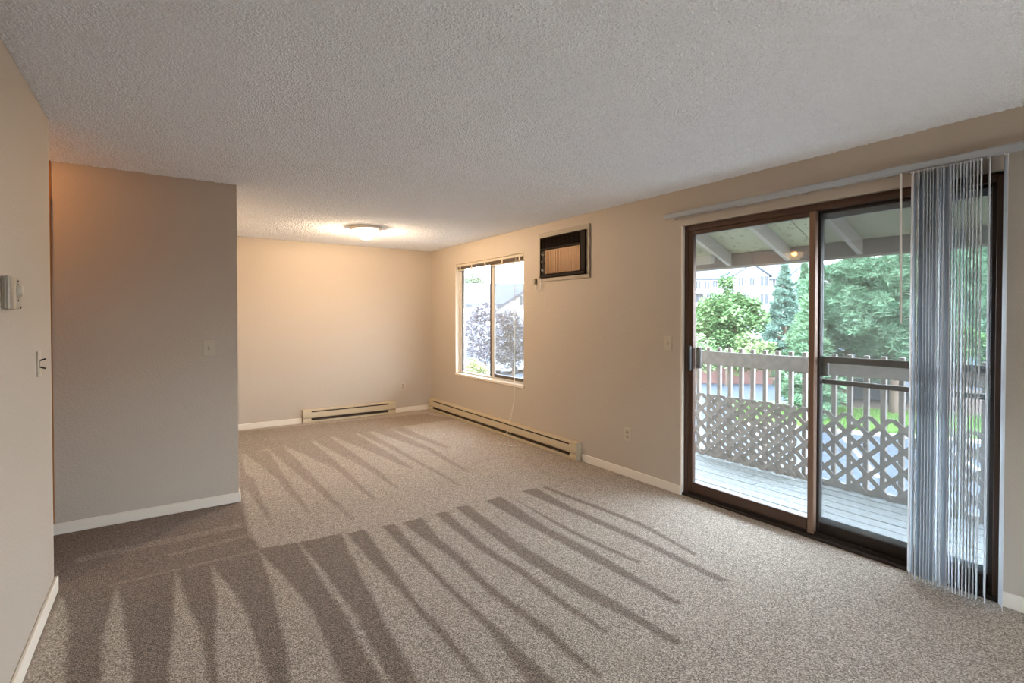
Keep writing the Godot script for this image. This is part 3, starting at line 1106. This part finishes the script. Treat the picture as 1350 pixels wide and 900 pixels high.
func build_trees() -> void:
	var leaves := leaf_cluster(7, 0.8, 0.55, 3)
	var tuft := needle_tuft(16, 1.0, 0.045, 4)
	var small := needle_tuft(12, 1.0, 0.09, 6)
	var c := func(h: String) -> Color:
		return hex(h).srgb_to_linear()
	# the maple before the white apartment block
	tree("maple_tree", "bright green leafy tree in front of the white apartment block", "tree", P(29.3, GROUND, 18.75), 6.2, 0.16,
		rand_crown(Vector3(0, 3.9, 0), Vector3(1.7, 1.9, 1.7), 30, 0.75, 120, 11) + [[Vector3(-0.1, 6.5, 0), Vector3(0.45, 0.7, 0.45), 60], [Vector3(1.3, 2.0, -0.9), Vector3(1.1, 0.9, 1.1), 150]], leaves, M.leaf, c.call("67905a"), c.call("98b97c"), 0.2, 12)
	tree("maple_tree", "low pale green tree at the foot of the bright green leafy tree", "tree", P(20.6, GROUND, 14.9), 3.4, 0.09,
		rand_crown(Vector3(0, 2.6, 0), Vector3(1.3, 0.9, 1.3), 12, 0.55, 70, 13), leaves, M.leaf, c.call("7ca066"), c.call("b3c896"), 0.15, 14)
	tree("maple_tree", "low yellow green tree below the dark blue spruce", "tree", P(23.2, GROUND, 13.6), 3.4, 0.09,
		rand_crown(Vector3(0, 2.5, 0), Vector3(1.4, 0.95, 1.4), 14, 0.55, 70, 15), leaves, M.leaf, c.call("82a25f"), c.call("b5c98f"), 0.15, 16)
	tree("spruce_tree", "pointed blue green spruce beside the white apartment block", "tree", P(45.3, GROUND, 23.5), 8.8, 0.2,
		cone_crown(0.6, 8.9, 2.7, 90, 70, 17), small, M.needle, c.call("70917f"), c.call("9db9a8"), 0.34, 18)
	tree("spruce_tree", "second spruce half hidden by the brown door stile", "tree", P(54.0, GROUND, 26.0), 9.6, 0.2,
		cone_crown(0.6, 9.8, 3.1, 90, 70, 19), small, M.needle, c.call("628368"), c.call("98b591"), 0.34, 20)
	tree("juniper", "feathery light green juniper left of the large pine", "tree", P(23.2, GROUND, 10.9), 4.6, 0.12,
		cone_crown(0.5, 5.0, 1.5, 46, 70, 21) , small, M.needle, c.call("6d9470"), c.call("a3c49a"), 0.3, 22)
	tree("juniper", "light green juniper directly behind the brown door stile", "tree", P(24.5, GROUND, 11.6), 5.0, 0.12,
		cone_crown(0.5, 5.2, 1.6, 46, 70, 23), small, M.needle, c.call("6b906a"), c.call("9ebd92"), 0.3, 24)
	# pines on the right
	var pine := func(label: String, at: Vector3, h: float, r: float, sd: int) -> void:
		tree("pine_tree", label, "tree", at, h, 0.2, rand_crown(Vector3(0, h * 0.55, 0), Vector3(r, h * 0.42, r), 56, 0.72, 115, sd) + [[Vector3(0, h, 0), Vector3(0.5, 0.7, 0.5), 60]], tuft, M.needle, c.call("5f8a68"), c.call("9cc09b"), 0.28, sd + 1)
	pine.call("bushy green pine behind the left half of the screen door", P(27.0, GROUND, 11.0), 7.0, 2.1, 31)
	pine.call("tallest bushy pine behind the middle of the screen door", P(26.4, GROUND, 8.9), 9.2, 2.4, 33)
	pine.call("tall pine seen through the left edge of the vertical blind", P(30.6, GROUND, 9.0), 9.0, 2.6, 35)
	pine.call("dark green pine seen between the open vanes of the blind", P(36.5, GROUND, 9.6), 9.6, 2.8, 37)
	pine.call("far dark pine rising behind the tan house", P(58.0, GROUND, 12.4), 14.0, 3.6, 39)
	tree("shrub", "round green shrub below the tan house at the right", "shrub", P(27.0, GROUND, 6.05), 3.6, 0.08,
		rand_crown(Vector3(0, 3.2, 0), Vector3(0.9, 0.7, 0.9), 10, 0.45, 60, 41), leaves, M.leaf, c.call("5d8a4e"), c.call("8db874"), 0.13, 42)
	# before the dining area window
	tree("plum_tree", "hazy purple leaved tree outside the dining area window", "tree", P(15.6, GROUND, 25.7), 5.4, 0.12,
		rand_crown(Vector3(0, 3.6, 0), Vector3(1.35, 2.0, 1.35), 30, 0.65, 130, 43), leaves, M.leaf, c.call("9a98a6"), c.call("bdbcc8"), 0.14, 44)
	tree("plum_tree", "second purple leaved tree in front of the white gabled house", "tree", P(17.3, GROUND, 25.2), 4.4, 0.12,
		rand_crown(Vector3(0, 2.9, 0), Vector3(1.35, 1.7, 1.35), 28, 0.65, 130, 45), leaves, M.leaf, c.call("94939c"), c.call("b4b4bc"), 0.14, 46)
	tree("shrub", "yellow green shrub low in the dining area window", "shrub", P(11.0, GROUND, 19.1), 2.2, 0.06,
		rand_crown(Vector3(0, 1.7, 0), Vector3(0.6, 0.8, 0.6), 10, 0.4, 60, 47), leaves, M.leaf, c.call("a9b86f"), c.call("d3dc9d"), 0.12, 48)
	var spots := [[24.0, 66.0, 9.5], [30.0, 68.0, 10.5], [37.0, 64.0, 11.5], [44.0, 60.0, 10.5]]
	var says := ["pale distant tree left of the white house roof", "pale distant tree above the middle of the white house roof", "pale distant tree above the gable of the white house", "pale distant tree at the right behind the white house"]
	for k in 4:
		var h: float = spots[k][2]
		tree("distant_tree", says[k], "tree", P(spots[k][0], GROUND, spots[k][1]), h, 0.25,
			rand_crown(Vector3(0, h * 0.62, 0), Vector3(3.2, h * 0.36, 3.2), 22, 1.2, 60, 51 + k), leaves, M.leaf, c.call("7b9476"), c.call("a8bb9c"), 0.38, 61 + k)

# a window on a facade facing its own +z
func far_window(o: Node3D, x: float, y: float, z: float, w: float, h: float) -> void:
	var st := mb()
	for q in [[-w / 2, 0.0, 0.12, h], [w / 2, 0.0, 0.12, h], [0.0, 0.0, 0.08, h], [0.0, h / 2, w, 0.12], [0.0, -h / 2, w + 0.2, 0.14]]:
		box(st, Vector3(x + q[0], y + q[1], z + 0.04), Vector3(q[2], q[3], 0.12))
	var f := part("window", st, M.window_trim, o)
	st = mb()
	box(st, Vector3(x, y, z + 0.01), Vector3(w, h, 0.04))
	part("pane", st, M.window_dark, f)

# a roof with its ridge along own z or x
func gable(st: SurfaceTool, x0: float, x1: float, z0: float, z1: float, y: float, rise: float, along_x: bool, over := 0.4, th := 0.25) -> void:
	if along_x:
		var zm := (z0 + z1) / 2
		var k := rise / ((z1 - z0) / 2)
		for s in [-1.0, 1.0]:
			var ze: float = (z1 + over) if s > 0 else (z0 - over)
			var ye := y - over * k
			plate(st, PackedVector2Array([Vector2(zm, y + rise), Vector2(ze, ye), Vector2(ze, ye + th), Vector2(zm, y + rise + th)]), Vector3(x0 - over, 0, 0), Vector3.BACK, Vector3.UP, Vector3(x1 - x0 + 2 * over, 0, 0))
	else:
		var xm := (x0 + x1) / 2
		var k := rise / ((x1 - x0) / 2)
		for s in [-1.0, 1.0]:
			var xe: float = (x1 + over) if s > 0 else (x0 - over)
			var ye := y - over * k
			plate(st, PackedVector2Array([Vector2(xm, y + rise), Vector2(xe, ye), Vector2(xe, ye + th), Vector2(xm, y + rise + th)]), Vector3(0, 0, z0 - over), Vector3.RIGHT, Vector3.UP, Vector3(0, 0, z1 - z0 + 2 * over))

func gable_wall(st: SurfaceTool, x0: float, x1: float, y0: float, y: float, rise: float, z0: float, z1: float) -> void:
	plate(st, PackedVector2Array([Vector2(x0, y0), Vector2(x1, y0), Vector2(x1, y), Vector2((x0 + x1) / 2, y + rise), Vector2(x0, y)]), Vector3(0, 0, z0), Vector3.RIGHT, Vector3.UP, Vector3(0, 0, z1 - z0))

func build_buildings() -> void:
	# white apartment block
	var o := thing("apartment_building", "white three storey apartment block with grey gabled roofs far beyond the balcony", "building", P(82.4, 0, 52.7), -0.6)
	var st := mb()
	box(st, Vector3(2, 2.7, -6), Vector3(36, 11.2, 11))
	gable_wall(st, 0.5, 6.5, GROUND, 8.7, 2.0, -0.5, 1.4)
	gable_wall(st, 10.5, 17.0, GROUND, 9.0, 2.4, -0.5, 1.4)
	gable_wall(st, -12.0, -6.5, GROUND, 8.3, 1.6, -0.5, 1.0)
	part("wall", st, M.siding, o)
	st = mb()
	gable(st, -16, 20, -11.5, -0.5, 8.3, 3.0, true)
	gable(st, 0.5, 6.5, -6, 1.4, 8.7, 2.0, false)
	gable(st, 10.5, 17.0, -6, 1.4, 9.0, 2.4, false)
	gable(st, -12.0, -6.5, -6, 1.0, 8.3, 1.6, false)
	part("roof", st, M.grey_roof, o)
	for q in [[-5.2, 7.2, -0.45, 1.0, 1.5], [-3.6, 7.2, -0.45, 1.0, 1.4], [-2.2, 7.3, -0.45, 0.9, 1.4], [-5.0, 4.8, -0.45, 1.5, 1.6], [-3.2, 4.8, -0.45, 0.9, 1.4], [-5.0, 2.2, -0.45, 1.5, 1.6], [-3.0, 2.2, -0.45, 1.2, 1.6], [1.6, 7.6, 1.45, 1.0, 1.7], [3.5, 7.6, 1.45, 0.9, 1.6], [5.6, 7.7, 1.45, 1.5, 1.9], [5.6, 4.6, 1.45, 1.5, 1.9], [2.5, 4.6, 1.45, 1.2, 1.7], [8.6, 7.6, -0.45, 1.2, 1.6], [12.4, 8.0, 1.45, 1.3, 1.6], [15.0, 8.0, 1.45, 1.3, 1.6]]:
		far_window(o, q[0], q[1], q[2], q[3], q[4])
	for y in [3.2, 5.9]:
		st = mb()
		box(st, Vector3(-3.8, y - 0.1, 0.2), Vector3(5.4, 0.18, 1.4))
		part("balcony_slab", st, M.siding_line, o)
	# white house behind the purple trees
	o = thing("house", "white house with a grey roof outside the dining area window", "building", P(32.0, 0, 50.8), -0.6)
	st = mb()
	box(st, Vector3(-1, 0.0, -5.4), Vector3(16, 5.9, 9.6))
	gable_wall(st, 0.45, 10.5, GROUND, 2.2, 3.15, -1.0, 2.4)
	part("wall", st, M.siding, o)
	st = mb()
	gable(st, -9, 7, -10.2, -0.6, 2.95, 2.6, true)
	gable(st, 0.45, 10.5, -5.4, 2.4, 2.2, 3.15, false, 0.35)
	part("roof", st, M.grey_roof, o)
	for q in [[3.5, 3.3, 2.42, 0.8, 1.2], [3.2, 0.0, 2.42, 1.2, 1.4], [-4.5, 1.0, -0.58, 1.4, 1.4]]:
		far_window(o, q[0], q[1], q[2], q[3], q[4])
	# tan house at the right
	o = thing("house", "tan house wall with a brown post and a blue grey door at the right", "building", P(44.0, 0, 9.6), -1.3)
	st = mb()
	box(st, Vector3(2, -0.4, -3), Vector3(9, 5.0, 6))
	part("wall", st, M.tan_siding, o)
	st = mb()
	gable(st, -2.5, 6.5, -6, 0, 2.1, 1.2, true, 0.5)
	part("roof", st, M.grey_roof, o)
	st = mb()
	box(st, Vector3(-0.9, -1.1, 0.06), Vector3(0.95, 2.1, 0.12), 0.02)
	part("door", st, M.teal_door, o)
	st = mb()
	box(st, Vector3(-2.0, -1.4, 0.6), Vector3(0.25, 3.0, 0.25), 0.02)
	part("porch_post", st, M.brown_post, o)
	st = mb()
	box(st, Vector3(0.2, 0.2, 0.7), Vector3(5.2, 0.35, 0.3), 0.02)
	part("beam", st, M.brown_post, o)
	# brick wall stepping up beside the drive: bricks laid one by one where they face the balcony
	o = thing("brick_wall", "low red brick wall with a sloping dark coping seen between the far balusters", "wall", P(29.5, GROUND, 20.0), -0.72)
	st = mb()
	var pl := PackedVector2Array([Vector2(-4.0, 0), Vector2(6.0, 0), Vector2(6.0, 1.9), Vector2(1.0, 1.9), Vector2(-4.0, 0.4)])
	plate(st, pl, Vector3(0, 0, -0.25), Vector3.RIGHT, Vector3.UP, Vector3(0, 0, 0.22))
	part("core", st, M.brick_b, o)
	st = mb()
	plate(st, PackedVector2Array([Vector2(-4.1, 0.37), Vector2(1.0, 1.9), Vector2(6.1, 1.9), Vector2(6.1, 2.05), Vector2(0.95, 2.05), Vector2(-4.1, 0.52)]), Vector3(0, 0, -0.32), Vector3.RIGHT, Vector3.UP, Vector3(0, 0, 0.4))
	part("coping", st, M.coping, o)
	st = mb()
	rng.seed = 77
	for r in 26:
		for k in 40:
			var bx := -3.9 + k * 0.25 + (0.125 if r % 2 else 0.0)
			var by := 0.05 + r * 0.1
			if by + 0.05 < minf(1.88, 0.4 + (bx - 0.12 + 4.0) * 0.3) and bx < 5.8:
				box(st, Vector3(bx, by, -0.025), Vector3(0.236, 0.086, 0.03 + rng.randf_range(0.0, 0.012)))
	part("brick_face", st, M.brick, o).set_meta("kind", "stuff")

func build_ground() -> void:
	var st := mb()
	slab(st, 3.8, 140.0, GROUND - 0.3, GROUND, -40, 120)
	struct("ground", "grey asphalt parking court below the balcony", "ground", st, M.asphalt)
	# lawn behind a pale kerb
	var front := [[26.2, -3.0], [24.5, 3.0], [21.3, 7.83], [18.9, 11.7]]
	var back := [[33.5, 0.2], [30.3, 6.3], [27.2, 11.1], [24.2, 15.2]]
	var pl := PackedVector2Array()
	for q in front:
		pl.append(Vector2(q[0], q[1]))
	for k in range(3, -1, -1):
		pl.append(Vector2(back[k][0], back[k][1]))
	st = mb()
	plate(st, pl, Vector3(0, GROUND, 0), Vector3.RIGHT, Vector3.FORWARD, Vector3(0, 0.1, 0))
	struct("lawn", "bright green lawn strip behind the parking court", "lawn", st, M.lawn)
	st = mb()
	for k in 3:
		var a := P(front[k][0], GROUND + 0.065, front[k][1])
		var b := P(front[k + 1][0], GROUND + 0.065, front[k + 1][1])
		var dir := (b - a).normalized()
		box(st, (a + b) / 2 - dir.cross(Vector3.UP) * 0.0, Vector3((b - a).length(), 0.15, 0.18), 0.02, Basis(dir, Vector3.UP, dir.cross(Vector3.UP)))
	struct("kerb", "pale concrete kerb along the lawn", "kerb", st, M.kerb)
	# planting bed behind the lawn
	var bed := PackedVector2Array()
	for q in back.slice(0, 3):
		bed.append(Vector2(q[0] - 1.2, q[1] - 0.8))
	for k in range(2, -1, -1):
		bed.append(Vector2(back[k][0] + 7.0, back[k][1] + 4.4))
	st = mb()
	plate(st, bed, Vector3(0, GROUND + 0.06, 0), Vector3.RIGHT, Vector3.FORWARD, Vector3(0, 0.1, 0))
	struct("planting_bed", "brown bark mulch bed under the pines", "planting bed", st, M.mulch)
	# grass
	var bl := mb()
	rng.seed = 90
	for k in 5:
		var o := Vector3(rng.randf_range(-0.05, 0.05), 0, rng.randf_range(-0.05, 0.05))
		var w := Vector3(rng.randf_range(-1, 1), 0, rng.randf_range(-1, 1)).normalized() * 0.012
		for v in [o - w, o + Vector3(rng.randf_range(-0.03, 0.03), rng.randf_range(0.06, 0.11), rng.randf_range(-0.03, 0.03)), o + w]:
			bl.add_vertex(v)
	var mm := MultiMesh.new()
	mm.transform_format = MultiMesh.TRANSFORM_3D
	mm.use_colors = true
	mm.mesh = done(bl)
	mm.instance_count = 9000
	for k in 9000:
		var f := rng.randf() * 2.99
		var i := int(f)
		var u := f - i
		var v := rng.randf_range(0.03, 0.83)
		var fx := lerpf(lerpf(front[i][0], front[i + 1][0], u), lerpf(back[i][0], back[i + 1][0], u), v)
		var fd := lerpf(lerpf(front[i][1], front[i + 1][1], u), lerpf(back[i][1], back[i + 1][1], u), v)
		var sc := rng.randf_range(0.8, 1.6)
		mm.set_instance_transform(k, Transform3D(Basis(Vector3.UP, rng.randf_range(0, TAU)).scaled(Vector3(sc, sc, sc)), P(fx, GROUND + 0.1, fd)))
		mm.set_instance_color(k, hex("6fa544").srgb_to_linear().lerp(hex("a4cc6c").srgb_to_linear(), rng.randf()))
	var g := MultiMeshInstance3D.new()
	g.name = "lawn_grass"
	g.multimesh = mm
	g.material_override = M.leaf
	add_child(g)
	tag(g, "short bright green grass growing on the lawn strip", "grass", "", "stuff")
	# painted bay lines
	var nth := ["first", "second", "third", "fourth", "fifth", "sixth", "seventh"]
	for k in 7:
		st = mb()
		var a := Vector2(20.2, 8.4).lerp(Vector2(12.6, 20.0), k / 5.0 - 0.6)
		box(st, P(a.x - 2.2, GROUND + 0.006, a.y - 1.4), Vector3(5.0, 0.012, 0.12), 0.0, Basis(Vector3.UP, 0.55))
		tag(part("parking_line", st, M.line, self), "%s white painted parking bay line counted from the blind end of the railing" % nth[k], "marking", "parking bay lines")

func car(label: String, at: Vector3, turn: float, m: Material) -> void:
	var t := thing("car", label, "car", at, turn)
	# own x runs forward
	var st := mb()
	plate(st, PackedVector2Array([Vector2(-2.1, 0.3), Vector2(2.1, 0.3), Vector2(2.15, 0.55), Vector2(2.0, 0.78), Vector2(0.95, 0.92), Vector2(-1.75, 0.98), Vector2(-2.1, 0.85)]), Vector3(0, 0, -0.86), Vector3.RIGHT, Vector3.UP, Vector3(0, 0, 1.72))
	plate(st, PackedVector2Array([Vector2(0.2, 1.38), Vector2(-1.2, 1.38), Vector2(-1.3, 1.32), Vector2(0.3, 1.32)]), Vector3(0, 0, -0.62), Vector3.RIGHT, Vector3.UP, Vector3(0, 0, 1.24))
	part("body", st, m, t)
	st = mb()
	plate(st, PackedVector2Array([Vector2(0.95, 0.92), Vector2(0.3, 1.33), Vector2(-1.3, 1.33), Vector2(-1.75, 0.97)]), Vector3(0, 0, -0.7), Vector3.RIGHT, Vector3.UP, Vector3(0, 0, 1.4))
	part("windows", st, M.window_dark, t)
	for x in [-1.3, 1.3]:
		for z in [-0.78, 0.78]:
			st = mb(true)
			lathe(st, Vector3(x, 0.31, z), [Vector2(0, -0.1), Vector2(0.2, -0.1), Vector2(0.31, -0.08), Vector2(0.31, 0.08), Vector2(0.2, 0.1), Vector2(0, 0.1)], 20, Basis(Vector3.RIGHT, PI / 2))
			part("wheel", st, M.tyre, t)
	for z in [-0.6, 0.6]:
		st = mb()
		box(st, Vector3(2.06, 0.66, z), Vector3(0.1, 0.14, 0.34), 0.02)
		part("headlamp", st, M.steel, t)

func _ready() -> void:
	# camera: a wide lens with its view shifted down so that upright lines stay upright
	var cam := Camera3D.new()
	cam.name = "camera"
	cam.position = Vector3(0, 1.4245, 0)
	cam.rotation = Vector3(-0.014, -0.5998, 0)
	cam.projection = Camera3D.PROJECTION_FRUSTUM
	cam.near = 0.05
	cam.far = 500.0
	cam.size = 900.0 / 669.7 * 0.05
	cam.frustum_offset = Vector2(0, -22.5 / 669.7 * 0.05)
	add_child(cam)
	# overcast sky
	var sky := ProceduralSkyMaterial.new()
	sky.sky_top_color = Color(0.85, 0.93, 1.0)
	sky.sky_horizon_color = Color(0.94, 0.97, 1.0)
	sky.ground_horizon_color = Color(0.72, 0.72, 0.72)
	sky.ground_bottom_color = Color(0.62, 0.62, 0.62)
	sky.sky_energy_multiplier = 4.0
	sky.ground_energy_multiplier = 4.0
	var env := Environment.new()
	env.background_mode = Environment.BG_SKY
	env.sky = Sky.new()
	env.sky.sky_material = sky
	env.tonemap_mode = Environment.TONE_MAPPER_LINEAR
	env.tonemap_exposure = 1.16
	env.sdfgi_enabled = true
	env.ssao_enabled = true
	env.ssil_enabled = true
	var we := WorldEnvironment.new()
	we.name = "world_environment"
	we.environment = env
	add_child(we)

	make_materials()
	M.lamp_metal = mat("e6dccf", 0.5)
	var glow := mat("fff4e4", 0.4)
	glow.emission_enabled = true
	glow.emission = Color(1.0, 0.86, 0.66)
	glow.emission_energy_multiplier = 2.4
	M.lamp_glow = glow

	build_shell()
	build_ground()
	build_buildings()
	build_trees()
	build_balcony()
	build_eave()
	build_window()
	build_slider()
	ceiling_lamp(P(1.88, CEIL, 5.66), "glowing frosted dome ceiling light in the dining area", 3.1, Color(1.0, 0.87, 0.72))
	ceiling_lamp(P(-1.05, CEIL, 4.0), "glowing frosted dome ceiling light round the corner in the hallway", 0.3, Color(1.0, 0.68, 0.4))
	heater("long beige baseboard heater under the dining area window", 3.38, P(RIGHT, 0.004, 5.455), -PI / 2)
	heater("short beige baseboard heater on the far wall", 1.29, P(2.16, 0.004, BACK), 0.0)
	build_air_conditioner()
	build_vertical_blind()
	build_thermostat()
	wall_plate("light_switch", "ivory toggle switch plate right of the air conditioner, beside the glass door", "light switch", P(RIGHT, 1.212, 2.715), -PI / 2, "switch")
	wall_plate("light_switch", "ivory toggle switch plate on the projecting wall at the left", "light switch", P(0.272, 1.194, PART), 0.0, "switch")
	wall_plate("light_switch", "ivory plate with two black toggles on the near left wall", "light switch", P(LEFT, 1.21, 3.17), PI / 2, "double")
	wall_plate("wall_outlet", "ivory double outlet low on the right wall before the glass door", "outlet", P(RIGHT, 0.379, 3.153), -PI / 2, "outlet")
	wall_plate("wall_outlet", "ivory double outlet low on the far wall near the corner", "outlet", P(2.945, 0.393, BACK), 0.0, "outlet")
	car("dark parked car seen between the balusters under the pines", P(29.0, GROUND, 11.3), 2.2, M.car_paint)
	car("white parked car low in the dining area window", P(22.9, GROUND, 33.0), 0.4, M.car_white)
